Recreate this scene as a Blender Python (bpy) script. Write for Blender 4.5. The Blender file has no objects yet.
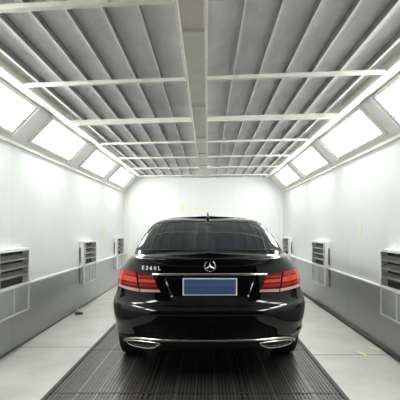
import bpy, bmesh, math, random
from mathutils import Vector, Matrix

random.seed(7)
SC = bpy.context.scene
COL = SC.collection

# ------------------------------------------------------------------ camera
cam_d = bpy.data.cameras.new('camera')
cam_d.sensor_width = 36.0
cam_d.sensor_fit = 'HORIZONTAL'
cam_d.lens = 36.0
cam_d.shift_x = -7.5 / 400
cam_d.shift_y = 28.0 / 400
cam_d.clip_start = 0.05
cam_d.clip_end = 200
cam = bpy.data.objects.new('camera', cam_d)
cam.location = (0, 0, 1.32)
cam.rotation_euler = (math.radians(90), 0, 0)
COL.objects.link(cam)
SC.camera = cam

# ------------------------------------------------------------------ world, view
world = bpy.data.worlds.new('world')
SC.world = world
world.use_nodes = True
bg = world.node_tree.nodes['Background']
bg.inputs[0].default_value = (0.85, 0.92, 1.0, 1)
bg.inputs[1].default_value = 0.012
SC.view_settings.view_transform = 'Standard'
SC.view_settings.look = 'None'
SC.view_settings.gamma = 1.0
SC.view_settings.use_curve_mapping = False
SC.view_settings.exposure = 1.25
LAMP_STRENGTH = 9.0
SC.cycles.use_denoising = True
SC.cycles.max_bounces = 10
SC.cycles.diffuse_bounces = 6
SC.cycles.caustics_reflective = False

# ------------------------------------------------------------------ materials
def nodes_of(m):
    return m.node_tree.nodes, m.node_tree.links

def mat(name, color, rough=0.5, metal=0.0, coat=0.0, noise=0.0, nscale=6.0, bump=0.0, bscale=30.0,
        spec=0.5, stretch=(1, 1, 1), rvar=0.0, coat_rough=0.03, tint=None):
    m = bpy.data.materials.new(name)
    m.use_nodes = True
    N, L = nodes_of(m)
    b = N['Principled BSDF']
    b.inputs['Base Color'].default_value = (*color, 1)
    b.inputs['Roughness'].default_value = rough
    b.inputs['Metallic'].default_value = metal
    b.inputs['Specular IOR Level'].default_value = spec
    b.inputs['Coat Weight'].default_value = coat
    b.inputs['Coat Roughness'].default_value = coat_rough
    tc = N.new('ShaderNodeTexCoord')
    mp = N.new('ShaderNodeMapping')
    mp.inputs['Scale'].default_value = stretch
    L.new(tc.outputs['Object'], mp.inputs['Vector'])
    if noise > 0 or rvar > 0:
        n = N.new('ShaderNodeTexNoise')
        n.inputs['Scale'].default_value = nscale
        n.inputs['Detail'].default_value = 6
        n.inputs['Roughness'].default_value = 0.6
        L.new(mp.outputs[0], n.inputs['Vector'])
        r = N.new('ShaderNodeValToRGB')
        r.color_ramp.elements[0].position = 0.3
        r.color_ramp.elements[1].position = 0.7
        d = tint if tint else tuple(c * (1 - noise) for c in color)
        r.color_ramp.elements[0].color = (*d, 1)
        r.color_ramp.elements[1].color = (*[min(1, c * (1 + noise * 0.4)) for c in color], 1)
        L.new(n.outputs[0], r.inputs[0])
        if noise > 0:
            L.new(r.outputs[0], b.inputs['Base Color'])
        if rvar > 0:
            mr = N.new('ShaderNodeMapRange')
            mr.inputs[3].default_value = max(0.02, rough - rvar)
            mr.inputs[4].default_value = min(1, rough + rvar)
            L.new(n.outputs[0], mr.inputs[0])
            L.new(mr.outputs[0], b.inputs['Roughness'])
    if bump > 0:
        n2 = N.new('ShaderNodeTexNoise')
        n2.inputs['Scale'].default_value = bscale
        n2.inputs['Detail'].default_value = 4
        L.new(mp.outputs[0], n2.inputs['Vector'])
        bp = N.new('ShaderNodeBump')
        bp.inputs['Strength'].default_value = bump
        bp.inputs['Distance'].default_value = 0.01
        L.new(n2.outputs[0], bp.inputs['Height'])
        L.new(bp.outputs[0], b.inputs['Normal'])
    return m

def seam_mat(name, color, period, offset, rough, noise, axis=1, rv=0.08, line=(0.4, 0.4, 0.38), wid=0.012, nscale=1.2, grime=None):
    """sandwich panel wall: thin dark joint every `period` metres, faint grime in patches"""
    m = mat(name, color, rough=rough, noise=noise, nscale=nscale, rvar=rv)
    N, L = nodes_of(m)
    b = N['Principled BSDF']
    src = b.inputs['Base Color'].links[0].from_socket
    tc = N.new('ShaderNodeTexCoord')
    sx = N.new('ShaderNodeSeparateXYZ')
    L.new(tc.outputs['Object'], sx.inputs[0])
    a = N.new('ShaderNodeMath'); a.operation = 'ADD'; a.inputs[1].default_value = offset + 100 * period
    L.new(sx.outputs[axis], a.inputs[0])
    mo = N.new('ShaderNodeMath'); mo.operation = 'MODULO'; mo.inputs[1].default_value = period
    L.new(a.outputs[0], mo.inputs[0])
    lt = N.new('ShaderNodeMath'); lt.operation = 'LESS_THAN'; lt.inputs[1].default_value = wid
    L.new(mo.outputs[0], lt.inputs[0])
    mx = N.new('ShaderNodeMixRGB'); mx.inputs[2].default_value = (*line, 1)
    L.new(lt.outputs[0], mx.inputs[0]); L.new(src, mx.inputs[1])
    L.new(mx.outputs[0], b.inputs['Base Color'])
    return m

M = {}
M['wall'] = seam_mat('wall_panel_white', (0.72, 0.73, 0.72), 1.15, 0.30, 0.32, 0.06, line=(0.62, 0.63, 0.61), wid=0.010)
M['wall_low'] = seam_mat('wall_panel_grey', (0.43, 0.44, 0.435), 1.15, 0.30, 0.30, 0.06, line=(0.34, 0.34, 0.33), wid=0.012, nscale=2.2, rv=0.0)
M['wall_back'] = seam_mat('wall_panel_back', (0.80, 0.81, 0.80), 1.34, 0.68, 0.35, 0.03, axis=0, line=(0.70, 0.71, 0.70), wid=0.012)
M['white'] = mat('white_powder_coat', (0.80, 0.80, 0.76), 0.4, noise=0.05, nscale=9)
M['cream'] = mat('cream_enamel', (0.78, 0.765, 0.69), 0.42, noise=0.08, nscale=7)
M['channel'] = mat('ceiling_channel_paint', (0.80, 0.785, 0.71), 0.45, noise=0.10, nscale=5)
M['filter'] = mat('filter_cloth', (0.91, 0.91, 0.91), 0.95, noise=0.17, nscale=5, bump=0.7, bscale=14, spec=0.1, stretch=(1, 0.45, 1))
M['cove'] = mat('cove_panel', (0.76, 0.755, 0.72), 0.4, noise=0.05, nscale=3)
M['concrete'] = mat('floor_concrete', (0.53, 0.52, 0.475), 0.42, noise=0.20, nscale=2.4, bump=0.12, bscale=40, rvar=0.12)
M['joint'] = mat('joint_dark', (0.10, 0.095, 0.085), 0.8, noise=0.2)
M['base_grey'] = mat('skirting_grey', (0.20, 0.20, 0.19), 0.6, noise=0.2)
M['pit'] = mat('pit_dark', (0.035, 0.033, 0.032), 0.8, noise=0.3)
M['grate'] = mat('grate_steel', (0.085, 0.08, 0.075), 0.45, metal=0.5, noise=0.3, nscale=12)
M['grate_light'] = mat('grate_worn_bar', (0.22, 0.20, 0.19), 0.4, metal=0.6, noise=0.3, nscale=10)
M['rail_web'] = mat('rail_web_shaded', (0.30, 0.30, 0.29), 0.6, noise=0.2)  # shade on the rails' inner sides, put into the web colour
M['slit'] = mat('vent_side_slit', (0.16, 0.16, 0.16), 0.6, noise=0.2)
M['slot'] = mat('vent_inside_dark', (0.03, 0.03, 0.032), 0.7, noise=0.2)
M['galv'] = mat('galvanised_slat', (0.42, 0.42, 0.41), 0.35, metal=0.6, noise=0.2, nscale=14)
M['panel_grey'] = mat('vent_lower_panel', (0.46, 0.47, 0.46), 0.38, noise=0.15, nscale=4)
M['tape'] = mat('masking_tape', (0.82, 0.78, 0.42), 0.7, noise=0.08)
M['tape_pale'] = mat('masking_tape_pale', (0.84, 0.81, 0.62), 0.7, noise=0.06)
M['rag'] = mat('rag_dark', (0.05, 0.05, 0.055), 0.9, noise=0.3)
M['paper'] = mat('paper_white', (0.75, 0.74, 0.70), 0.8, noise=0.1)
M['paint'] = mat('black_car_paint', (0.002, 0.002, 0.0025), 0.03, coat=0.0, spec=0.45, noise=0.05)
M['trim_black'] = mat('black_plastic', (0.010, 0.010, 0.010), 0.45, noise=0.1)
M['glass'] = mat('tinted_glass', (0.008, 0.011, 0.015), 0.02, noise=0.02, spec=0.6)
M['chrome'] = mat('chrome', (0.82, 0.81, 0.78), 0.18, metal=1.0, noise=0.03)
M['chrome_satin'] = mat('satin_chrome', (0.55, 0.54, 0.52), 0.25, metal=1.0, noise=0.05)
M['silver'] = mat('silver_lettering', (0.80, 0.80, 0.80), 0.4, metal=0.3, noise=0.03)
M['red'] = mat('red_lens', (0.33, 0.010, 0.008), 0.15, spec=0.35, noise=0.25, nscale=40)
M['red_dark'] = mat('deep_red_lens', (0.11, 0.004, 0.004), 0.12, spec=0.35, noise=0.25, nscale=50)
M['red_hot'] = mat('orange_red_lens', (0.62, 0.06, 0.03), 0.2, spec=0.35, noise=0.15, nscale=60)
M['pink'] = mat('pale_reverse_lens', (0.55, 0.33, 0.30), 0.2, coat=1.0, noise=0.2, nscale=60)
M['plate_blue'] = mat('plate_blue', (0.04, 0.10, 0.27), 0.4, noise=0.12, nscale=20, stretch=(0.3, 1, 3))
M['plate_grey'] = mat('plate_blue_grey', (0.10, 0.125, 0.21), 0.4, noise=0.1)
M['plate_edge'] = mat('plate_white_edge', (0.78, 0.80, 0.82), 0.4, noise=0.05)
M['tyre'] = mat('tyre_rubber', (0.02, 0.02, 0.02), 0.8, noise=0.2, bump=0.2)
M['rim'] = mat('alloy_rim', (0.50, 0.50, 0.50), 0.25, metal=1.0, noise=0.05)
M['lens_clear'] = mat('headlamp_lens', (0.55, 0.57, 0.60), 0.08, coat=1.0, noise=0.1)

def emis(name, color, strength):
    m = bpy.data.materials.new(name)
    m.use_nodes = True
    N, L = nodes_of(m)
    b = N['Principled BSDF']
    b.inputs['Base Color'].default_value = (0.9, 0.9, 0.9, 1)
    b.inputs['Emission Color'].default_value = (*color, 1)
    b.inputs['Emission Strength'].default_value = strength
    n = N.new('ShaderNodeTexNoise'); n.inputs['Scale'].default_value = 3
    r = N.new('ShaderNodeMapRange'); r.inputs[3].default_value = strength * 0.95; r.inputs[4].default_value = strength * 1.05
    L.new(n.outputs[0], r.inputs[0]); L.new(r.outputs[0], b.inputs['Emission Strength'])
    return m
M['lamp'] = emis('lamp_glass_lit', (0.975, 1.0, 0.985), LAMP_STRENGTH)

# ------------------------------------------------------------------ helpers
def obj(name, bm, m, parent=None, smooth=False, bevel=0.0):
    me = bpy.data.meshes.new(name)
    bmesh.ops.recalc_face_normals(bm, faces=bm.faces[:])
    bm.to_mesh(me); bm.free()
    for mm in (m if isinstance(m, (list, tuple)) else [m]):
        me.materials.append(mm)
    o = bpy.data.objects.new(name, me)
    COL.objects.link(o)
    if smooth:
        for p in me.polygons: p.use_smooth = True
    if parent: o.parent = parent
    if bevel > 0:
        b = o.modifiers.new('bevel', 'BEVEL'); b.width = bevel; b.segments = 2; b.limit_method = 'ANGLE'
    return o

def thing(name, label, cat, loc=(0, 0, 0), rotz=0, group=None):
    o = bpy.data.objects.new(name, None)
    COL.objects.link(o)
    o.location = loc; o.rotation_euler = (0, 0, rotz)
    o.empty_display_size = 0.1
    o['label'] = label; o['category'] = cat
    if group: o['group'] = group
    return o

def tag(o, label, cat, group=None):
    o['label'] = label; o['category'] = cat
    if group: o['group'] = group
    return o

def struct(o):
    o['kind'] = 'structure'
    return o

def bx(bm, x0, x1, y0, y1, z0, z1, mi=0):
    v = [bm.verts.new((x, y, z)) for x in (x0, x1) for y in (y0, y1) for z in (z0, z1)]
    for f in ((0, 1, 3, 2), (4, 6, 7, 5), (0, 4, 5, 1), (2, 3, 7, 6), (0, 2, 6, 4), (1, 5, 7, 3)):
        fc = bm.faces.new([v[i] for i in f]); fc.material_index = mi

def box(name, x0, x1, y0, y1, z0, z1, m, parent=None, bevel=0.0):
    bm = bmesh.new(); bx(bm, x0, x1, y0, y1, z0, z1)
    return obj(name, bm, m, parent, bevel=bevel)

def obox(bm, o, u, v, w, a0, a1, b0, b1, c0, c1, mi=0):
    """box in the frame o + a*u + b*v + c*w"""
    vs = [bm.verts.new(o + u * a + v * b + w * c) for a in (a0, a1) for b in (b0, b1) for c in (c0, c1)]
    for f in ((0, 1, 3, 2), (4, 6, 7, 5), (0, 4, 5, 1), (2, 3, 7, 6), (0, 2, 6, 4), (1, 5, 7, 3)):
        fc = bm.faces.new([vs[i] for i in f]); fc.material_index = mi

def tube(bm, pts, r, seg=8, closed=False, flat=1.0):
    pts = [Vector(p) for p in pts]
    n = len(pts); rings = []
    for i, p in enumerate(pts):
        a = pts[(i - 1) % n] if (closed or i > 0) else p
        b = pts[(i + 1) % n] if (closed or i < n - 1) else p
        t = (b - a).normalized()
        up = Vector((0, 0, 1)) if abs(t.z) < 0.9 else Vector((0, 1, 0))
        s = t.cross(up).normalized(); q = s.cross(t).normalized()
        rings.append([bm.verts.new(p + s * math.cos(2 * math.pi * k / seg) * r * flat + q * math.sin(2 * math.pi * k / seg) * r) for k in range(seg)])
    for i in range(n if closed else n - 1):
        A = rings[i]; B = rings[(i + 1) % n]
        for k in range(seg):
            bm.faces.new((A[k], A[(k + 1) % seg], B[(k + 1) % seg], B[k]))
    if not closed:
        bm.faces.new(rings[0]); bm.faces.new(rings[-1])

def lathe(bm, prof, cx=0, cy=0, cz=0, seg=32, axis='x'):
    """prof: list of (along axis, radius), closed ring profile"""
    rings = []
    for k in range(seg):
        a = 2 * math.pi * k / seg
        rings.append([bm.verts.new((cx + h, cy + r * math.cos(a), cz + r * math.sin(a))) for h, r in prof])
    n = len(prof)
    for k in range(seg):
        A = rings[k]; B = rings[(k + 1) % seg]
        for i in range(n - 1):
            bm.faces.new((A[i], A[i + 1], B[i + 1], B[i]))
    return rings

# ------------------------------------------------------------------ the booth
XL, XR = -2.10, 1.92          # side walls
YB, YF = 10.12, 0.90         # back wall, open front
ZC = 2.65                     # ceiling
ZK = 2.25                     # foot of the sloping light cove
XCL, XCR = -1.715, 1.535      # cove meets the ceiling
GX0, GX1 = -1.27, 1.08        # floor grating
ZR = 0.68                     # rail height

# floor: two concrete strips, a pit under the grating
bm = bmesh.new()
bx(bm, XL, GX0, YF, YB, -0.12, 0.0)
bx(bm, GX1, XR, YF, YB, -0.12, 0.0)
bx(bm, GX0, GX1, YF, YB, -0.5, -0.45)
bx(bm, -5, 5, -7, YF, -0.12, 0.0)
bx(bm, GX0 - 0.05, GX0, YF, YB, -0.45, -0.12)
bx(bm, GX1, GX1 + 0.05, YF, YB, -0.45, -0.12)
floor = struct(obj('floor', bm, [M['concrete']]))
floor.data.materials.append(M['pit'])
for p in floor.data.polygons:
    if p.center.z < -0.121: p.material_index = 1

bm = bmesh.new()
bx(bm, XL - 0.08, XL, YF, YB, ZR, 2.75); struct(obj('wall_left', bm, M['wall']))
bm = bmesh.new()
bx(bm, XR, XR + 0.08, YF, YB, ZR, 2.75); struct(obj('wall_right', bm, M['wall']))
bm = bmesh.new()
bx(bm, XL - 0.08, XL, YF, YB, 0, ZR); struct(obj('wall_left_lower', bm, M['wall_low']))
bm = bmesh.new()
bx(bm, XR, XR + 0.08, YF, YB, 0, ZR); struct(obj('wall_right_lower', bm, M['wall_low']))
bm = bmesh.new()
bx(bm, XL - 0.08, XR + 0.08, YB, YB + 0.08, 0, 2.75); struct(obj('wall_back', bm, M['wall_back']))

# ceiling: sagging filter cloth between the rails, one mesh
bm = bmesh.new()
nx, ny = 90, 130
rail_pitch = 0.218
g = []
for i in range(nx + 1):
    col = []
    x = XCL + (XCR - XCL) * i / nx
    for j in range(ny + 1):
        y = YF + (YB - YF) * j / ny
        d = (x + 0.0935 + 0.0935) / rail_pitch
        sag = 0.010 * math.sin(math.pi * (d % 1.0)) ** 2 * (0.7 + 0.3 * math.sin(y * 3.1 + int(d) * 2.3))
        col.append(bm.verts.new((x, y, ZC + 0.016 - sag * 0.3)))
    g.append(col)
for i in range(nx):
    for j in range(ny):
        bm.faces.new((g[i][j], g[i][j + 1], g[i + 1][j + 1], g[i + 1][j]))
top = [bm.verts.new(v) for v in ((XCL, YF, ZC + .07), (XCR, YF, ZC + .07), (XCR, YB, ZC + .07), (XCL, YB, ZC + .07))]
bm.faces.new(top)
struct(obj('ceiling', bm, M['filter'], smooth=True))

# sloping coves that carry the lamps
def cove(name, xw, xc):
    bm = bmesh.new()
    sgn = 1 if xc > xw else -1
    pts = [(xw, ZK), (xc, ZC), (xc, ZC + .06), (xw, ZC + .06)]
    A = [bm.verts.new((x, YF, z)) for x, z in pts]; B = [bm.verts.new((x, YB, z)) for x, z in pts]
    bm.faces.new(A); bm.faces.new(B)
    for k in range(4):
        bm.faces.new((A[k], A[(k + 1) % 4], B[(k + 1) % 4], B[k]))
    return struct(obj(name, bm, M['cove']))
cove('trim_1', XL, XCL)
cove('trim_2', XR, XCR)
# ledge under each cove, rail along each wall, corner trims, skirting
struct(box('trim_3', XL, XL + 0.03, YF, YB, ZK - 0.035, ZK, M['channel'], bevel=0.004))
struct(box('trim_4', XR - 0.03, XR, YF, YB, ZK - 0.035, ZK, M['channel'], bevel=0.004))
struct(box('trim_5', XL, XL + 0.035, YF, YB, ZR - 0.012, ZR + 0.012, M['white'], bevel=0.003))
struct(box('trim_6', XR - 0.035, XR, YF, YB, ZR - 0.012, ZR + 0.012, M['white'], bevel=0.003))
struct(box('trim_7', XL, XL + 0.10, YB - 0.03, YB, 0, ZK, M['white'], bevel=0.003))
struct(box('trim_8', XR - 0.10, XR, YB - 0.03, YB, 0, ZK, M['white'], bevel=0.003))
struct(box('baseboard_left', XL, XL + 0.012, YF, YB, 0, 0.018, M['base_grey']))
struct(box('baseboard_right', XR - 0.035, XR, YF, YB, 0, 0.035, M['joint']))
# steel angle along both edges of the pit
struct(box('trim_9', GX0 - 0.012, GX0, YF, YB, -0.1, 0.004, M['grate']))
struct(box('trim_10', GX1, GX1 + 0.012, YF, YB, -0.1, 0.004, M['grate']))
# slab joints in the concrete strips
for k, (xa, xb, y) in enumerate([(XL + .03, GX0 - .015, 4.43), (XL + .03, GX0 - .015, 7.4), (GX1 + .015, XR - .04, 4.16), (GX1 + .015, XR - .04, 7.1)]):
    struct(box('trim_%d' % (11 + k), xa, xb, y, y + 0.010, -0.01, 0.0012, M['joint']))

# longitudinal edge beams and centre channel
def long_beam(name, x0, x1, z0, m, label, cat='ceiling beam'):
    return tag(box(name, x0, x1, YF, YB, z0, ZC + 0.022, m, bevel=0.004), label, cat)
long_beam('ceiling_edge_beam', XCL - 0.01, XCL + 0.085, 2.585, M['cream'], 'long cream beam along the left edge of the ceiling, above the left row of lamps')
long_beam('ceiling_edge_beam', XCR - 0.085, XCR + 0.01, 2.585, M['cream'], 'long cream beam along the right edge of the ceiling, above the right row of lamps')
ch = thing('ceiling_centre_channel', 'wide beige channel running down the middle of the ceiling above the car', 'ceiling channel', (-0.0935, 4.76, 2.58))
def lb(name, x0, x1, y0, y1, z0, z1, m, parent, bevel=0.0):
    l = parent.location
    return box(name, x0 - l.x, x1 - l.x, y0 - l.y, y1 - l.y, z0 - l.z, z1 - l.z, m, parent, bevel)
lb('channel_web', -0.17, -0.017, YF, YB, 2.612, 2.64, M['channel'], ch)
lb('channel_flange', -0.187, -0.168, YF, YB, 2.580, 2.675, M['cream'], ch, 0.003)
lb('channel_flange', -0.019, 0.0, YF, YB, 2.580, 2.675, M['cream'], ch, 0.003)
for k, y in enumerate((2.6, 4.22, 5.70, 6.9, 8.25)):
    lb('clip', -0.168, -0.019, y, y + 0.02, 2.592, 2.612, M['cream'], ch)

# thin rails that hold the cloth
ordn = ['first', 'second', 'third', 'fourth', 'fifth', 'sixth', 'seventh']
rails = []
for side in (-1, 1):
    edge = -0.187 if side < 0 else 0.0
    lim = XCL + 0.10 if side < 0 else XCR - 0.10
    k = 1
    while True:
        x = edge + side * rail_pitch * k
        if (side < 0 and x < lim) or (side > 0 and x > lim): break
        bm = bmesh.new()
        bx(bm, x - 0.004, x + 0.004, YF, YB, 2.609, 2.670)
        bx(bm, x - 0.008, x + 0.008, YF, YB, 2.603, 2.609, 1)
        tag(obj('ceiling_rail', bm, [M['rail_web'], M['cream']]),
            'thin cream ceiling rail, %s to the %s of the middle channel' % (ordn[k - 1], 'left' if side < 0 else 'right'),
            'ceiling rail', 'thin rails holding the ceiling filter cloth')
        k += 1
# cross beams
cb = [(2.20, 'cream cross beam of the ceiling, outermost towards the viewer, before the top of the view'),
      (3.40, 'cream cross beam of the ceiling at the top of the view, nearest in the booth'),
      (4.62, 'cream cross beam of the ceiling, the broad one above the car boot'),
      (5.88, 'cream cross beam of the ceiling, next one behind the broad beam above the boot'),
      (7.12, 'cream cross beam of the ceiling above the car bonnet, two behind the broad one'),
      (8.36, 'cream cross beam of the ceiling above the car nose, last but one before the back wall'),
      (9.60, 'cream cross beam of the ceiling, last one before the back wall')]
for y, lab in cb:
    r = thing('ceiling_cross_beam', lab, 'ceiling beam', (-0.0935, y, 2.575), -0.10, 'cream cross beams under the ceiling filters')
    zz = 2.542 if abs(y - 4.62) < .1 else 2.572
    lb('beam_arm', XCL + 0.085, -0.188, y - 0.022, y + 0.022, zz, 2.601, M['cream'], r, 0.004)
    lb('beam_arm', 0.001, XCR - 0.085, y - 0.022, y + 0.022, zz, 2.601, M['cream'], r, 0.004)
    for x in (-0.58, 0.30):
        lb('bracket', x - 0.03, x + 0.03, y - 0.035, y - 0.022, zz + 0.002, zz + 0.024, M['white'], r, 0.002)

# ------------------------------------------------------------------ cove lamps
def cove_lamp(side, y0, y1, label):
    if side < 0:
        o = Vector((XL, (y0 + y1) / 2, ZK)); e = Vector((XCL, (y0 + y1) / 2, ZC))
    else:
        o = Vector((XR, (y0 + y1) / 2, ZK)); e = Vector((XCR, (y0 + y1) / 2, ZC))
    u = (e - o).normalized(); Ls = (e - o).length
    v = Vector((0, 1, 0))
    w = Vector((u.z, 0, -u.x)) if side < 0 else Vector((-u.z, 0, u.x))
    if w.z > 0: w = -w
    c = o + u * (Ls * 0.5)
    r = thing('cove_lamp', label, 'light fixture', c, 0, 'bright lamps in the left sloping cove' if side < 0 else 'bright lamps in the right sloping cove')
    O = Vector((0, 0, 0)); h = (y1 - y0) / 2
    a = Ls * 0.30
    f = 0.035
    bm = bmesh.new()
    obox(bm, O, u, v, w, -a - f, -a, -h - f, h + f, 0.001, 0.022)
    obox(bm, O, u, v, w, a, a + f, -h - f, h + f, 0.001, 0.022)
    obox(bm, O, u, v, w, -a, a, -h - f, -h, 0.001, 0.022)
    obox(bm, O, u, v, w, -a, a, h, h + f, 0.001, 0.022)
    obj('frame', bm, M['white'], r, bevel=0.003)
    bm = bmesh.new()
    obox(bm, O, u, v, w, -a, a, -h, h, 0.003, 0.010)
    obj('lamp_glass', bm, M['lamp'], r)
    for yy in (-h - f - .03, h + f + .012):
        bm = bmesh.new()
        obox(bm, O, u, v, w, -a - f, a + f, yy, yy + .018, 0.001, 0.034)
        obj('hinge_bar', bm, M['white'], r, bevel=0.002)
    for t in (-.55, -.05, .5):
        bm = bmesh.new()
        obox(bm, O, u, v, w, t * a - .012, t * a + .012, h - .035, h + .012, 0.010, 0.028)
        obj('clip', bm, M['cream'], r, bevel=0.002)

cove_lamp(-1, 1.15, 2.40, 'lit cove lamp on the left beside the viewer, before the cut-off corner lamp')
cove_lamp(-1, 2.85, 4.12, 'lit cove lamp cut off by the left edge, nearest on the left')
cove_lamp(-1, 4.60, 5.82, 'large lit cove lamp on the left, second from the left edge')
cove_lamp(-1, 6.40, 7.72, 'lit cove lamp on the left, third from the left edge')
cove_lamp(-1, 8.20, 9.50, 'smallest lit cove lamp on the left, next to the back wall')
cove_lamp(1, 1.0, 2.15, 'lit cove lamp on the right beside the viewer, before the cut-off one')
cove_lamp(1, 2.50, 3.80, 'lit cove lamp cut off by the right edge, nearest on the right')
cove_lamp(1, 4.20, 5.62, 'large lit cove lamp on the right, second from the right edge')
cove_lamp(1, 6.12, 7.50, 'lit cove lamp on the right, third from the right edge')
cove_lamp(1, 7.98, 9.35, 'smallest lit cove lamp on the right, next to the back wall')

# ------------------------------------------------------------------ floor grating panels
ys = [YF + 0.02 + 1.147 * k for k in range(9)]
rowname = ['at the booth entrance', 'in the row just before the rear bumper', 'in the row under the rear bumper', 'in the row between rear wheels and doors', 'in the row of the car doors',
           'in the row of the front wheels', 'in the row under the car nose', 'in the row against the back wall']
cols = [(-1.268, -0.488, 'left column'), (-0.486, 0.295, 'middle column'), (0.297, 1.078, 'right column')]
proto = {}
def grate_panel():
    w, l = 0.780, 1.143
    bm = bmesh.new()
    for x in (0, w - .012): bx(bm, x, x + .012, 0, l, -0.035, 0.0)
    for y in (0, l - .012): bx(bm, .012, w - .012, y, y + .012, -0.035, 0.0)
    fr = bm
    b2 = bmesh.new()
    n = 26
    for k in range(1, n):
        x = .012 + (w - .024) * k / n
        bx(b2, x - .0105, x + .0105, .012, l - .012, -0.03, -0.003)
    for k in range(1, 22):
        y = .012 + (l - .024) * k / 22
        bx(b2, .012, w - .012, y - .010, y + .010, -0.026, -0.006)
    b3 = bmesh.new()
    for k in range(0, 5):
        x = .076 + .157 * k
        bx(b3, x - .0035, x + .0035, .012, l - .012, -0.03, 0.0)
    return fr, b2, b3
for r_i in range(8):
    for (x0, x1, cn) in cols:
        t = thing('floor_grate', 'dark steel floor grate, %s, %s' % (cn, rowname[r_i]), 'floor grate', (x0, ys[r_i], 0.0), 0, 'steel grates over the booth pit')
        if not proto:
            a, b, c = grate_panel()
            for nm, q, mm in (('grate_frame', a, M['grate']), ('grate_bars', b, M['grate']), ('grate_worn_bars', c, M['grate_light'])):
                o = obj(nm, q, mm, t); proto[nm] = o
        else:
            for nm, po in proto.items():
                o = po.copy(); COL.objects.link(o); o.parent = t

# ------------------------------------------------------------------ wall exhaust vents
def vent(side, y0, y1, label):
    L = y1 - y0
    p = 0.09
    xw = XL if side < 0 else XR
    r = thing('wall_vent', label, 'wall vent', (xw, y0, 0.38), 0, 'louvred exhaust vents on the left wall' if side < 0 else 'louvred exhaust vents on the right wall')
    s = -side   # into the room
    def X(a, b):
        return (min(s * a, s * b), max(s * a, s * b))
    def B(name, a, b, ya, yb, za, zb, m, par=r, bevel=0.0):
        x0, x1 = X(a, b)
        return box(name, x0, x1, ya, yb, za, zb, m, par, bevel)
    Z0, ZM, Z1 = 0.02, 0.31, 0.72       # relative to z=0.38 : .40, .69, 1.10
    fw = 0.028
    # housing : open box
    bm = bmesh.new()
    def Q(a, b, ya, yb, za, zb):
        x0, x1 = X(a, b); bx(bm, x0, x1, ya, yb, za, zb)
    Q(0.002, p, L - .015, L, ZM, Z1)
    Q(0.002, p, 0.015, L - .015, Z1 - .015, Z1)
    Q(0.002, p, 0.015, L - .015, ZM, ZM + .015)
    obj('housing', bm, M['white'], r)
    # near end plate, split so its side slot shows
    bm = bmesh.new()
    Q(0.032, p, 0, .015, ZM, Z1)
    Q(0.002, 0.032, 0, .015, ZM, ZM + .05)
    Q(0.002, 0.032, 0, .015, Z1 - .10, Z1)
    obj('end_plate', bm, M['white'], r)
    B('side_slot', 0.004, 0.032, 0.004, 0.014, ZM + .05, Z1 - .10, M['slit'])
    B('vent_backing', 0.003, 0.010, 0.015, L - .015, ZM + .015, Z1 - .015, M['slot'])
    bm = bmesh.new()
    Q(p - .012, p + .006, 0, fw, ZM, Z1)
    Q(p - .012, p + .006, L - fw, L, ZM, Z1)
    Q(p - .012, p + .006, fw, L - fw, Z1 - fw, Z1)
    Q(p - .012, p + .006, fw, L - fw, ZM, ZM + fw)
    obj('louvre_frame', bm, M['white'], r, bevel=0.002)
    zs = [ZM + fw + (Z1 - ZM - 2 * fw) * k / 4 for k in range(1, 4)]
    for z in zs:
        bm = bmesh.new()
        vs = []
        for yy in (0.016, L - .016):
            for (a, zz) in ((0.012, z + .045), (0.012, z + .039), (p - .012, z - .010), (p - .012, z + .006)):
                vs.append(bm.verts.new((s * a, yy, zz)))
        bm.faces.new(vs[0:4]); bm.faces.new(vs[4:8])
        for k in range(4):
            bm.faces.new((vs[k], vs[(k + 1) % 4], vs[4 + (k + 1) % 4], vs[4 + k]))
        obj('louvre_slat', bm, M['galv'], r)
    # lower cover
    bm = bmesh.new()
    Q(0.002, p - .02, 0.0, L, Z0, ZM - .001)
    obj('lower_cover', bm, M['panel_grey'], r)
    bm = bmesh.new()
    Q(p - .02, p - .004, 0, .022, Z0, ZM - .001)
    Q(p - .02, p - .010, L * .5 - .006, L * .5 + .006, Z0, ZM - .001)
    Q(p - .02, p - .004, L - .014, L, Z0, ZM - .001)
    Q(p - .02, p - .008, .022, L - .014, Z0, Z0 + .012)
    obj('cover_edge', bm, M['white'], r)
vent(-1, 3.84, 4.53, 'white louvred wall vent cut off by the left edge of the photo')
vent(-1, 6.54, 7.24, 'white louvred vent on the left wall, middle one of three, away from the car')
vent(-1, 8.95, 9.60, 'small white louvred vent on the left wall nearest the back wall, beside the car window')
vent(1, 3.56, 4.25, 'white louvred wall vent cut off by the right edge of the photo')
vent(1, 6.27, 7.02, 'white louvred vent on the right wall, middle one, right of the tail light')
vent(1, 9.05, 9.75, 'small white louvred vent on the right wall nearest the back wall')

# ------------------------------------------------------------------ tape and scraps
def strip(name, m, label, cat, pts, th, n):
    """flat strip with slight ripple; pts: 4 corners"""
    bm = bmesh.new()
    P = [Vector(p) for p in pts]; n = Vector(n)
    K = 6; A = []
    for k in range(K + 1):
        t = k / K
        rip = n * (0.0035 * abs(math.sin(t * 7.3)))
        a = P[0].lerp(P[3], t) + rip; b = P[1].lerp(P[2], t) + rip
        A.append([bm.verts.new(q) for q in (a, b, b + n * th, a + n * th)])
    for k in range(K):
        for j in range(4):
            bm.faces.new((A[k][j], A[k][(j + 1) % 4], A[k + 1][(j + 1) % 4], A[k + 1][j]))
    bm.faces.new(A[0]); bm.faces.new(A[-1])
    return tag(obj(name, bm, m), label, cat)
strip('masking_tape', M['tape_pale'], 'short pale yellow tape strip stuck upright on the right wall', 'tape',
      [(XR - .001, 4.98, 1.36), (XR - .001, 5.05, 1.37), (XR - .001, 5.04, 1.20), (XR - .001, 4.98, 1.19)], .002, (-1, 0, 0))
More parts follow.
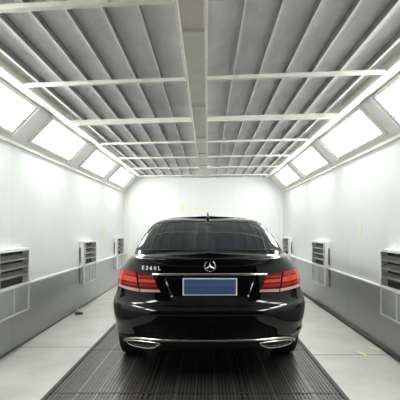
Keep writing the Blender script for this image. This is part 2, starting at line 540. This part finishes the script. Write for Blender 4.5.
strip('masking_tape', M['tape_pale'], 'pale yellow tape strip standing upright high on the back wall, left of centre', 'tape',
      [(-.66, YB - .001, 1.98), (-.58, YB - .001, 1.98), (-.58, YB - .001, 1.68), (-.66, YB - .001, 1.68)], .002, (0, -1, 0))
strip('masking_tape', M['tape_pale'], 'pale pinkish tape lying level on the back wall above the car roof', 'tape',
      [(-.55, YB - .001, 1.84), (-.55, YB - .001, 1.79), (-.10, YB - .001, 1.77), (-.10, YB - .001, 1.82)], .002, (0, -1, 0))
strip('masking_tape', M['tape_pale'], 'faint yellow tape strip on the left wall between the two farther vents', 'tape',
      [(XL + .001, 8.1, 1.50), (XL + .001, 8.2, 1.50), (XL + .001, 8.2, 1.12), (XL + .001, 8.1, 1.12)], .002, (1, 0, 0))
strip('masking_tape', M['tape'], 'scrap of yellow tape on the right floor lying across the slab joint', 'tape',
      [(1.585, 4.26, .001), (1.62, 4.27, .001), (1.655, 4.11, .001), (1.62, 4.10, .001)], .002, (0, 0, 1))
strip('masking_tape', M['tape'], 'scrap of yellow tape on the floor at the foot of the right wall', 'tape',
      [(1.76, 4.42, .001), (1.79, 4.46, .001), (1.885, 4.33, .001), (1.85, 4.29, .001)], .002, (0, 0, 1))
# crumpled rag and paper by the left wall
sc = thing('crumpled_rag', 'small crumpled dark rag on the concrete at the foot of the left wall', 'rag', (-1.97, 6.12, 0))
bm = bmesh.new()
bmesh.ops.create_icosphere(bm, subdivisions=3, radius=0.048)
for v in bm.verts:
    n = 1 + 0.28 * math.sin(v.co.x * 70 + v.co.y * 41) * math.cos(v.co.y * 63 + v.co.z * 50)
    v.co = Vector((v.co.x * 1.3 * n, v.co.y * 1.0 * n, max(0.0, v.co.z * .42 * n + .018)))
obj('rag_cloth', bm, M['rag'], sc, smooth=True)
sp = thing('paper_scrap', 'small white crumpled paper scrap beside the dark rag at the left wall', 'paper', (-2.035, 6.28, 0))
bm = bmesh.new()
bmesh.ops.create_icosphere(bm, subdivisions=2, radius=0.032)
for v in bm.verts:
    n = 1 + 0.35 * math.sin(v.co.x * 90 + 1) * math.cos(v.co.y * 83 + v.co.z * 70)
    v.co = Vector((v.co.x * .8 * n, v.co.y * n, max(0.0, v.co.z * n + .035)))
obj('paper_ball', bm, M['paper'], sp)

# ------------------------------------------------------------------ the car
YAW = math.radians(0.6)
CAR = thing('car', 'glossy black saloon car seen from behind, parked on the floor grating in the booth', 'car', (-0.005, 5.72, 0.0), YAW)
S0 = 2.50      # local y = s - S0

def lerp(a, b, t): return a + (b - a) * t
def interp(x, xs, ys):
    if x <= xs[0]: return ys[0]
    for i in range(1, len(xs)):
        if x <= xs[i]:
            return lerp(ys[i - 1], ys[i], (x - xs[i - 1]) / (xs[i] - xs[i - 1]))
    return ys[-1]

class Shell:
    """body shell from horizontal plan outlines; rows = (zRear, zMid, zFront, halfwidth, sRear, sFront)"""
    def __init__(s, rows, L, n, Lf, nf, zs):
        s.rows = rows; s.L = L; s.n = n; s.Lf = Lf; s.nf = nf; s.zs = zs
    def fine(s, sub):
        R = s.rows; out = []
        for i in range(len(R) - 1):
            p0 = R[max(0, i - 1)]; p1 = R[i]; p2 = R[i + 1]; p3 = R[min(len(R) - 1, i + 2)]
            for k in range(sub):
                t = k / sub
                out.append(tuple(0.5 * ((2 * b) + (c - a) * t + (2 * a - 5 * b + 4 * c - d) * t * t + (-a + 3 * b - 3 * c + d) * t ** 3)
                                 for a, b, c, d in zip(p0, p1, p2, p3)))
        out.append(R[-1]); return out
    def ds(s, xh): return s.L * (1 - max(0.0, 1 - xh ** s.n) ** (1 / s.n))
    def zat(s, row, ss): return interp(ss, s.zs, (row[0], row[1], row[1], row[2]))
    def rowz(s, z):
        zs = [r[0] for r in s.F]
        return interp(z, zs, [r[3] for r in s.F]), interp(z, zs, [r[4] for r in s.F]), interp(z, zs, [r[5] for r in s.F])
    def rear(s, x, z):
        w, s0, _ = s.rowz(z)
        return s0 + s.ds(min(0.999, abs(x) / w))
    def sidex(s, ss, z):
        w, s0, s1 = s.rowz(z)
        if ss < s0 + s.L:
            q = max(0, min(1, (ss - s0) / s.L)); return w * max(0, 1 - (1 - q) ** s.n) ** (1 / s.n)
        if ss > s1 - s.Lf:
            q = max(0, min(1, (s1 - ss) / s.Lf)); return w * max(0, 1 - (1 - q) ** s.nf) ** (1 / s.nf)
        return w
    def pt(s, x, z, off=0.0):
        """point on the rear face, offset outwards, in car coordinates"""
        e = 0.004
        y = s.rear(x, z)
        dx = (s.rear(x + e, z) - s.rear(x - e, z)) / (2 * e)
        dz = (s.rear(x, z + e) - s.rear(x, z - e)) / (2 * e)
        dx = max(-6, min(6, dx))
        n = Vector((dx, -1, dz)).normalized()
        return Vector((x, y - S0, z)) + n * off

body_rows = [
    # zR    zM    zF    w     s0     s1
    (0.205, 0.20, 0.20, 0.60, 0.62, 4.55),
    (0.215, 0.205, 0.205, 0.74, 0.42, 4.75),
    (0.245, 0.215, 0.215, 0.800, 0.24, 4.88),
    (0.300, 0.24, 0.25, 0.845, 0.12, 4.93),
    (0.345, 0.28, 0.29, 0.868, 0.070, 4.96),
    (0.390, 0.33, 0.33, 0.885, 0.050, 4.98),
    (0.420, 0.37, 0.37, 0.895, 0.035, 4.99),
    (0.465, 0.42, 0.41, 0.890, 0.020, 5.00),
    (0.520, 0.47, 0.46, 0.900, 0.006, 5.01),
    (0.580, 0.53, 0.51, 0.906, 0.000, 5.01),
    (0.635, 0.60, 0.56, 0.908, 0.000, 5.00),
    (0.668, 0.64, 0.60, 0.907, 0.018, 4.985),
    (0.684, 0.66, 0.62, 0.906, 0.042, 4.975),
    (0.700, 0.68, 0.63, 0.903, 0.060, 4.97),
    (0.740, 0.71, 0.65, 0.890, 0.076, 4.96),
    (0.800, 0.76, 0.67, 0.880, 0.084, 4.94),
    (0.870, 0.82, 0.70, 0.868, 0.092, 4.90),
    (0.940, 0.88, 0.73, 0.846, 0.102, 4.84),
    (1.000, 0.925, 0.75, 0.812, 0.108, 4.76),
    (1.035, 0.955, 0.765, 0.778, 0.096, 4.68),
    (1.058, 0.975, 0.775, 0.748, 0.078, 4.60),
    (1.070, 0.985, 0.785, 0.722, 0.095, 4.52),
    (1.080, 0.990, 0.79, 0.700, 0.135, 4.46),
]
BODY = Shell(body_rows, 0.90, 3.3, 1.15, 2.5, (0.9, 1.7, 3.75, 4.9))
BODY.F = BODY.fine(4)

def recess(x, z):
    """number-plate recess in the boot lid: depth in metres"""
    ax = abs(x)
    zt, zb = 0.918, 0.735
    if not (zb - .02 < z < zt + .012): return 0.0
    half = 0.315 + (z - zb) / (zt - zb) * 0.075
    fx = max(0, min(1, (half - ax) / 0.012))
    fz = max(0, min(1, (zt + .006 - z) / 0.014)) * max(0, min(1, (z - zb + .012) / 0.03))
    return 0.016 * fx * fz

def outline(row, SH, xs, nside, nfront):
    """half outline from rear centre to front centre: list of (x, s)"""
    w, s0, s1 = row[3], row[4], row[5]
    out = [(w * xh, s0 + SH.ds(xh)) for xh in xs]
    a = s0 + SH.L; b = s1 - SH.Lf
    for k in range(nside + 1):
        out.append((w, lerp(a, b, k / nside)))
    for k in range(1, nfront + 1):
        ph = math.pi / 2 * (k / nfront)
        xh = math.cos(ph) ** (2 / SH.nf); q = math.sin(ph) ** (2 / SH.nf)
        out.append((w * xh, b + SH.Lf * q))
    return out

def build_shell(SH, xs, nside, nfront, crown_r, crown_f, rec=False, closebottom=True, nclose=14):
    bm = bmesh.new()
    lay = []
    F = SH.F
    for row in F:
        o = outline(row, SH, xs, nside, nfront)
        pts = []
        for (x, ss) in o:
            z = SH.zat(row, ss)
            y = ss
            if rec and ss < 0.5: y += recess(x, z)
            pts.append((x, y, z))
        lay.append(pts)
    top = lay[-1]
    for k in range(1, nclose + 1):
        f = 1 - k / nclose
        pts = []
        for (x, ss, z) in top:
            cr = interp(ss, (1.0, 3.8), (crown_r, crown_f))
            pts.append((x * f, ss, z + cr * (1 - f * f)))
        lay.append(pts)
    V = []
    n = len(lay[0])
    for pts in lay:
        ring = [bm.verts.new((x, y - S0, z)) for (x, y, z) in pts]                       # right side
        ring2 = [bm.verts.new((-x, y - S0, z)) for (x, y, z) in pts[1:-1]]               # left side
        V.append(ring + ring2[::-1])
    m = len(V[0])
    for i in range(len(V) - 1):
        for k in range(m):
            a, b, c, d = V[i][k], V[i][(k + 1) % m], V[i + 1][(k + 1) % m], V[i + 1][k]
            bm.faces.new((a, b, c, d))
    if closebottom:
        bm.faces.new(V[0])
    bmesh.ops.remove_doubles(bm, verts=bm.verts[:], dist=0.0004)
    bmesh.ops.dissolve_degenerate(bm, dist=0.0002, edges=bm.edges[:])
    bmesh.ops.recalc_face_normals(bm, faces=bm.faces[:])
    return bm

xs = [0.0] + [0.022 * k for k in range(1, 15)] + [0.308 + 0.009 * k for k in range(1, 20)] + [0.50 + 0.022 * k for k in range(0, 10)] + [0.71, 0.74, 0.77, 0.80, 0.83, 0.86, 0.885, 0.91, 0.93, 0.95, 0.965, 0.978, 0.988, 0.995]
bm = build_shell(BODY, xs, 34, 16, 0.030, 0.07, rec=True)

# wheel arches cut through the sides
WR, WF, WX, WRAD = 1.08, 4.08, 0.785, 0.335
me = bpy.data.meshes.new('tmp'); bm.to_mesh(me); bm.free()
me.materials.append(M['paint']); me.materials.append(M['trim_black'])
tmp = bpy.data.objects.new('tmp', me); COL.objects.link(tmp)
cb_ = bmesh.new()
for ss in (WR, WF):
    for sg in (-1, 1):
        r = bmesh.ops.create_cone(cb_, cap_ends=True, segments=40, radius1=0.385, radius2=0.385, depth=0.36)
        bmesh.ops.rotate(cb_, verts=r['verts'], cent=(0, 0, 0), matrix=Matrix.Rotation(math.pi / 2, 3, 'Y'))
        bmesh.ops.translate(cb_, verts=r['verts'], vec=(sg * 0.84, ss - S0, 0.335))
cm = bpy.data.meshes.new('cut'); cb_.to_mesh(cm); cb_.free()
cm.materials.append(M['paint']); cm.materials.append(M['trim_black'])
for p in cm.polygons: p.material_index = 1
cut = bpy.data.objects.new('cut', cm); COL.objects.link(cut)
mod = tmp.modifiers.new('b', 'BOOLEAN'); mod.object = cut; mod.operation = 'DIFFERENCE'; mod.solver = 'EXACT'
dg = bpy.context.evaluated_depsgraph_get(); dg.update()
res = bpy.data.meshes.new_from_object(tmp.evaluated_get(dg))
bpy.data.objects.remove(tmp); bpy.data.objects.remove(cut)

def classify(c, mi):
    x, y, z = abs(c.x), c.y + S0, c.z
    if mi == 1: return 'wheel_arch'
    if y < 0.75 and z < 0.684:
        return 'lower_valance' if z < 0.385 else 'rear_bumper'
    if y > 4.3 and z < 0.60: return 'front_bumper'
    if y > 3.75 and x < 0.70 and z > 0.80 and z > 0.72: return 'bonnet'
    if y < 0.60 and z >= 0.684:
        xe = interp(z, (0.70, 0.78, 0.95, 1.06), (0.50, 0.575, 0.625, 0.66))
        if x < xe: return 'boot_lid'
    return 'body'
src = bmesh.new(); src.from_mesh(res)
groups = {}
for f in src.faces:
    groups.setdefault(classify(f.calc_center_median(), f.material_index), []).append(f.index)
src.free()
for nm, idx in groups.items():
    b2 = bmesh.new(); b2.from_mesh(res); b2.faces.ensure_lookup_table()
    keep = set(idx)
    bmesh.ops.delete(b2, geom=[f for f in b2.faces if f.index not in keep], context='FACES')
    me = bpy.data.meshes.new(nm); b2.to_mesh(me); b2.free()
    me.materials.clear()
    me.materials.append(M['trim_black'] if nm in ('wheel_arch', 'lower_valance') else M['paint'])
    for p in me.polygons: p.material_index = 0; p.use_smooth = True
    o = bpy.data.objects.new(nm, me); COL.objects.link(o); o.parent = CAR
bpy.data.meshes.remove(res)

# greenhouse
gh_rows = [
    (1.000, 1.00, 0.96, 0.735, 0.42, 4.02),
    (1.060, 1.05, 1.03, 0.752, 0.50, 3.86),
    (1.105, 1.10, 1.09, 0.752, 0.585, 3.72),
    (1.160, 1.16, 1.16, 0.738, 0.71, 3.56),
    (1.230, 1.23, 1.23, 0.713, 0.88, 3.38),
    (1.300, 1.30, 1.30, 0.686, 1.08, 3.19),
    (1.355, 1.355, 1.355, 0.662, 1.28, 3.02),
    (1.390, 1.39, 1.39, 0.642, 1.42, 2.90),
    (1.418, 1.418, 1.418, 0.600, 1.56, 2.78),
    (1.436, 1.436, 1.436, 0.545, 1.72, 2.64),
    (1.446, 1.446, 1.446, 0.480, 1.86, 2.52),
]
GH = Shell(gh_rows, 0.60, 4.6, 0.55, 2.8, (1.0, 1.2, 3.4, 3.6))
GH.F = GH.fine(4)
xs2 = [0.0] + [0.045 * k for k in range(1, 16)] + [0.72, 0.76, 0.80, 0.84, 0.88, 0.91, 0.94, 0.965, 0.985, 0.995]
bm = build_shell(GH, xs2, 24, 14, 0.026, 0.026, nclose=10)
obj('roof', bm, M['paint'], CAR, smooth=True)

def grid_patch(name, fn, nu, nv, m, parent, off, depth=0.012, smooth=True):
    """fn(u,v,off)->point.  closed thin shell patch lying on a surface"""
    bm = bmesh.new()
    A = [[bm.verts.new(fn(i / nu, j / nv, off)) for j in range(nv + 1)] for i in range(nu + 1)]
    Bq = [[bm.verts.new(fn(i / nu, j / nv, off - depth)) for j in range(nv + 1)] for i in range(nu + 1)]
    for i in range(nu):
        for j in range(nv):
            bm.faces.new((A[i][j], A[i + 1][j], A[i + 1][j + 1], A[i][j + 1]))
            bm.faces.new((Bq[i][j], Bq[i][j + 1], Bq[i + 1][j + 1], Bq[i + 1][j]))
    for i in range(nu):
        bm.faces.new((A[i][0], Bq[i][0], Bq[i + 1][0], A[i + 1][0]))
        bm.faces.new((A[i][nv], A[i + 1][nv], Bq[i + 1][nv], Bq[i][nv]))
    for j in range(nv):
        bm.faces.new((A[0][j], A[0][j + 1], Bq[0][j + 1], Bq[0][j]))
        bm.faces.new((A[nu][j], Bq[nu][j], Bq[nu][j + 1], A[nu][j + 1]))
    o = obj(name, bm, m, parent, smooth=False)
    if smooth:
        for p in o.data.polygons: p.use_smooth = True
        try:
            o.data.set_sharp_from_angle(angle=math.radians(40))
        except Exception: pass
    return o

# rear window
def rw(u, v, off):
    z = lerp(1.108, 1.392, v)
    w = GH.rowz(z)[0]
    t = (u - .5) * 2
    xh = 0.945 * t
    z2 = z - 0.028 * t * t * v - 0.004 * t * t * (1 - v)
    w = GH.rowz(z2)[0]
    return GH.pt(xh * w, z2, off)
grid_patch('rear_window', rw, 40, 16, M['glass'], CAR, 0.004, 0.008)
# rubber line around the rear window
bm = bmesh.new()
loop = [rw(k / 20, 0, .003) for k in range(21)] + [rw(1, k / 8, .003) for k in range(1, 9)] + [rw(1 - k / 20, 1, .003) for k in range(1, 21)] + [rw(0, 1 - k / 8, .003) for k in range(1, 8)]
tube(bm, loop, 0.006, 6, closed=True)
obj('window_seal', bm, M['trim_black'], CAR, smooth=True)
# windscreen and side windows
def ws(u, v, off):
    z = lerp(1.06, 1.385, v)
    w, s0, s1 = GH.rowz(z)
    xh = 0.9 * (u - .5) * 2
    q = max(0.0, 1 - abs(xh) ** GH.nf) ** (1 / GH.nf)
    ss = s1 - GH.Lf + GH.Lf * q
    return Vector((xh * w, ss - S0 + off, z + off * .6))
grid_patch('windscreen', ws, 24, 10, M['glass'], CAR, 0.004, 0.008)
for sg in (-1, 1):
    for (a, b, nm) in ((0.98, 1.28, 'quarter_window'), (1.34, 2.20, 'side_window'), (2.26, 3.12, 'side_window')):
        def sw(u, v, off):
            z = lerp(1.045, 1.36, v)
            lo = a + (0.30 * v if nm == 'quarter_window' and False else 0)
            if a == 0.98: ss = lerp(0.98 + 0.30 * v * .98, 1.28, u)
            elif b == 3.12: ss = lerp(a, b + 0.30 - 0.62 * v, u)
            else: ss = lerp(a, b, u)
            x = GH.sidex(ss, z)
            return Vector((sg * (x + off), ss - S0, z + off * .3))
        grid_patch(nm, sw, 12, 6, M['glass'], CAR, 0.004, 0.008)
    # chrome belt strip and door handles, mirror
    bm = bmesh.new()
    tube(bm, [(sg * (GH.sidex(ss, 1.035) + .003), ss - S0, 1.035) for ss in [0.95 + .12 * k for k in range(21)]], 0.007, 6)
    obj('belt_strip', bm, M['chrome_satin'], CAR, smooth=True)
    for ss in (1.52, 2.52):
        bm = bmesh.new()
        tube(bm, [(sg * .895, ss - S0 - .09, .84), (sg * .925, ss - S0 - .06, .842), (sg * .927, ss - S0 + .06, .842), (sg * .895, ss - S0 + .09, .84)], 0.012, 8)
        obj('door_handle', bm, M['chrome_satin'], CAR, smooth=True)
    bm = bmesh.new()
    bmesh.ops.create_uvsphere(bm, u_segments=20, v_segments=12, radius=1)
    for v in bm.verts:
        y = v.co.y * .085
        v.co = Vector((sg * .90 + v.co.x * .11, 3.12 - S0 + (y if y > 0 else y * .35), 1.02 + v.co.z * .065))
    mr = obj('wing_mirror', bm, M['paint'], CAR, smooth=True)
    bm = bmesh.new()
    tube(bm, [(sg * .72, 3.16 - S0, 1.01), (sg * .80, 3.15 - S0, 1.0), (sg * .88, 3.14 - S0, 1.0)], 0.022, 8)
    obj('mirror_foot', bm, M['trim_black'], mr, smooth=True)
    # headlamp
    def hl(u, v, off):
        zf = lerp(.60, .70, v)
        x = lerp(.48, .80, u); q = max(0, 1 - (x / .90) ** 2.5) ** (1 / 2.5)
        return Vector((sg * x, 4.93 - 1.15 + 1.15 * q - S0 + off + .02, zf + .03 * (1 - u)))
    grid_patch('headlamp', hl, 10, 5, M['lens_clear'], CAR, 0.006, 0.05)

# front grille
bm = bmesh.new()
for k in range(4): bx(bm, -.36, .36, 4.90 - S0, 5.02 - S0, .50 + .055 * k, .512 + .055 * k)
bx(bm, -.38, -.36, 4.90 - S0, 5.02 - S0, .48, .70); bx(bm, .36, .38, 4.90 - S0, 5.02 - S0, .48, .70)
bx(bm, -.38, .38, 4.90 - S0, 5.02 - S0, .69, .71); bx(bm, -.38, .38, 4.90 - S0, 5.02 - S0, .47, .485)
obj('grille', bm, M['chrome'], CAR)

# wheels
def wheel(sg, ss):
    bm = bmesh.new()
    prof = [(-.11, .235), (-.118, .30), (-.10, .328), (-.06, .335), (.06, .335), (.10, .328), (.118, .30), (.11, .235), (-.11, .235)]
    lathe(bm, prof, sg * WX, ss - S0, WRAD, 48)
    bmesh.ops.remove_doubles(bm, verts=bm.verts[:], dist=.0005)
    ty = obj('wheel', bm, M['tyre'], CAR, smooth=True)
    bm = bmesh.new()
    out = sg * .085
    lathe(bm, [(out, .236), (out + sg * .015, .225), (out - sg * .02, .205), (-out, .205), (-out, .236), (out, .236)], sg * WX, ss - S0, WRAD, 40)
    for k in range(5):
        a = 2 * math.pi * k / 5 + .3
        d = Vector((0, math.cos(a), math.sin(a))); t = Vector((0, -math.sin(a), math.cos(a)))
        c = Vector((sg * WX + out * .8, ss - S0, WRAD))
        obox(bm, c, d, t, Vector((sg, 0, 0)), .03, .21, -.026, .026, -.012, .014)
    lathe(bm, [(out * .8 - sg * .02, .001), (out * .8 - sg * .02, .06), (out * .8 + sg * .02, .055), (out * .8 + sg * .024, .001)], sg * WX, ss - S0, WRAD, 24)
    obj('rim', bm, M['rim'], ty)
for sg in (-1, 1):
    for ss in (WR, WF): wheel(sg, ss)

# tail lamps
def quad(c, u, v):
    """c: bottom-inner, bottom-outer, top-outer, top-inner (x,z)"""
    (a, b, d, e) = c
    x0 = lerp(a[0], b[0], u); z0 = lerp(a[1], b[1], u)
    x1 = lerp(e[0], d[0], u); z1 = lerp(e[1], d[1], u)
    return lerp(x0, x1, v), lerp(z0, z1, v)
def qpatch(name, c, m, parent, off, sg, nu=10, nv=6, depth=.012):
    def fn(u, v, o):
        x, z = quad(c, u, v); return BODY.pt(sg * x, z, o)
    return grid_patch(name, fn, nu, nv, m, parent, off, depth)

for sg in (-1, 1):
    side = 'left' if sg < 0 else 'right'
    # outer lamp on the wing, inner lamp on the boot lid
    o1 = qpatch('tail_lamp', [(.592, .785), (.852, .805), (.818, .958), (.632, .945)], M['red_dark'], CAR, .006, sg, 16, 8)
    o2 = qpatch('lid_lamp', [(.415, .790), (.582, .785), (.620, .945), (.478, .925)], M['red_dark'], CAR, .006, sg, 10, 8)
    # light bands
    qpatch('reverse_strip', [(.592, .782), (.852, .802), (.850, .822), (.596, .806)], M['pink'], o1, .010, sg, 16, 2)
    qpatch('reverse_strip', [(.410, .787), (.580, .782), (.584, .804), (.420, .806)], M['pink'], o2, .010, sg, 10, 2)
    for (za, zb, mm) in ((.826, .848, 'red'), (.858, .900, 'red_hot'), (.908, .940, 'red')):
        qpatch('light_band', [(.604 + (za - .82) * .22, za), (.842 - (za - .82) * .14, za + .008), (.840 - (zb - .82) * .15, zb + .008), (.606 + (zb - .82) * .22, zb)], M[mm], o1, .010, sg, 14, 2)
    for (za, zb, mm) in ((.826, .850, 'red'), (.862, .886, 'red_hot'), (.896, .918, 'red')):
        qpatch('light_band', [(.434 + (za - .82) * .40, za), (.590 + (za - .82) * .20, za), (.590 + (zb - .82) * .20, zb), (.434 + (zb - .82) * .40, zb)], M[mm], o2, .010, sg, 8, 2)
    qpatch('light_column', [(.775, .830), (.795, .832), (.778, .945), (.758, .943)], M['red_hot'], o1, .013, sg, 2, 6)

# chrome strip above the plate
def cs(u, v, off):
    x = lerp(-.475, .475, u); return BODY.pt(x, lerp(.924, .943, v) - abs(x / .475) ** 3 * .004, off + .007 * math.sin(math.pi * v * .8 + .2))
grid_patch('chrome_strip', cs, 40, 6, M['chrome'], CAR, .012, .018)

# licence plate in the recess
py = BODY.rear(0, .83) - S0 + 0.010
pl = box('number_plate', -.226, .226, py - .006, py, .760, .905, M['plate_edge'], CAR, 0.004)
box('plate_field', -.214, .214, py - .010, py - .005, .772, .895, M['plate_blue'], pl, 0.002)
box('plate_band', -.214, .214, py - .0115, py - .0095, .838, .862, M['plate_grey'], pl)
box('plate_band', -.214, .214, py - .0115, py - .0095, .795, .806, M['plate_grey'], pl)

# round star emblem
er = BODY.rear(0, 1.0) - S0 - .012
ec = Vector((0, er, 1.003))
bm = bmesh.new()
tube(bm, [(ec.x + .044 * math.cos(a), ec.y, ec.z + .044 * math.sin(a)) for a in [2 * math.pi * k / 40 for k in range(40)]], .0048, 8, closed=True)
for k in range(3):
    a = math.pi / 2 + k * 2 * math.pi / 3
    d = Vector((math.cos(a), 0, math.sin(a))); t = Vector((-math.sin(a), 0, math.cos(a)))
    tip = ec + d * .045
    c0 = ec + Vector((0, -.007, 0)); b0 = ec + Vector((0, .004, 0))
    l = ec + t * .0075 + d * .003; r_ = ec - t * .0075 + d * .003
    vs = [bm.verts.new(p) for p in (c0, l, tip, r_, b0)]
    for f in ((0, 1, 2), (0, 2, 3), (4, 2, 1), (4, 3, 2), (0, 3, 4), (0, 4, 1)):
        bm.faces.new([vs[i] for i in f])
em = obj('emblem', bm, M['chrome'], CAR)
bm = bmesh.new()
tube(bm, [(ec.x, ec.y + .002, ec.z), (ec.x, ec.y + .016, ec.z)], .010, 10)
obj('emblem_mount', bm, M['chrome_satin'], em)

# badge lettering
cu = bpy.data.curves.new('badge', 'FONT')
cu.body = 'E260L'; cu.size = .043; cu.extrude = .0025; cu.space_character = 1.65; cu.align_x = 'CENTER'; cu.align_y = 'CENTER'; cu.offset = .0004
tt = bpy.data.objects.new('tmptext', cu); COL.objects.link(tt)
dg = bpy.context.evaluated_depsgraph_get(); dg.update()
tm = bpy.data.meshes.new_from_object(tt.evaluated_get(dg)); bpy.data.objects.remove(tt)
tm.name = 'badge_lettering'; tm.materials.clear(); tm.materials.append(M['silver'])
for v in tm.vertices:
    x = -.495 + v.co.x; z = .980 + v.co.y
    p = BODY.pt(x, z, .003 + v.co.z)
    v.co = p
bo = bpy.data.objects.new('badge_lettering', tm); COL.objects.link(bo); bo.parent = CAR

# lower chrome strip and exhaust finishers
bm = bmesh.new()
pp = [(0, .404), (.2, .405), (.40, .406), (.54, .408), (.61, .405), (.665, .394), (.705, .376), (.730, .355), (.742, .335)]
path = [BODY.pt(-x, z, .006) for x, z in pp[::-1]] + [BODY.pt(x, z, .006) for x, z in pp[1:]]
tube(bm, path, .0095, 8)
obj('lower_chrome_strip', bm, M['chrome'], CAR, smooth=True)
for sg in (-1, 1):
    lp = [(.405, .382), (.47, .390), (.56, .392), (.64, .386), (.688, .368), (.690, .348), (.64, .335), (.55, .332), (.48, .338), (.435, .358)]
    # smooth the loop
    sm = []
    n = len(lp)
    for i in range(n):
        p0, p1, p2, p3 = lp[(i - 1) % n], lp[i], lp[(i + 1) % n], lp[(i + 2) % n]
        for k in range(3):
            t = k / 3
            sm.append(tuple(0.5 * ((2 * b) + (c - a) * t + (2 * a - 5 * b + 4 * c - d) * t * t + (-a + 3 * b - 3 * c + d) * t ** 3) for a, b, c, d in zip(p0, p1, p2, p3)))
    bm = bmesh.new()
    tube(bm, [BODY.pt(sg * x, z, .020) for x, z in sm], .0065, 8, closed=True)
    ex = obj('exhaust_finisher', bm, M['chrome'], CAR, smooth=True)
    cx = sum(p[0] for p in sm) / len(sm); cz = sum(p[1] for p in sm) / len(sm)
    bm = bmesh.new()
    ring0 = [bm.verts.new(BODY.pt(sg * x, z, .018)) for x, z in sm]
    ring1 = [bm.verts.new(BODY.pt(sg * lerp(cx, x, .86), lerp(cz, z, .72), .004)) for x, z in sm]
    c = bm.verts.new(BODY.pt(sg * cx, cz, .003))
    for i in range(len(sm)):
        j = (i + 1) % len(sm)
        bm.faces.new((ring0[i], ring0[j], ring1[j], ring1[i])); bm.faces.new((ring1[i], ring1[j], c))
    obj('exhaust_opening', bm, M['trim_black'], ex)
    bm = bmesh.new()
    tube(bm, [BODY.pt(sg * lerp(cx, x, .82), lerp(cz, z, .62), .010) for x, z in sm], .0022, 6, closed=True)
    obj('inner_rim', bm, M['chrome_satin'], ex, smooth=True)

# raised bumper lines added to imitate reflected highlights; shark-fin antenna
for z in (.600, .512):
    def rl(u, v, off): return BODY.pt(lerp(-.34, .40, u), lerp(z, z + .006, v), off)
    grid_patch('highlight_crease', rl, 20, 1, M['paint'], CAR, .006, .010)
bm = bmesh.new()
pf = [(1.62, 0.0), (1.70, .055), (1.735, .058), (1.80, .035), (1.88, .0)]
A = []; 
for (ss, h) in pf:
    z0 = 1.455
    A.append([bm.verts.new(v) for v in ((-.022, ss - S0, z0 - .03), (.022, ss - S0, z0 - .03), (.006, ss - S0 + .01, z0 + h), (-.006, ss - S0 + .01, z0 + h))])
for i in range(len(A) - 1):
    for j in range(4): bm.faces.new((A[i][j], A[i][(j + 1) % 4], A[i + 1][(j + 1) % 4], A[i + 1][j]))
bm.faces.new(A[0]); bm.faces.new(A[-1])
obj('roof_antenna', bm, M['paint'], CAR, smooth=False, bevel=.003)
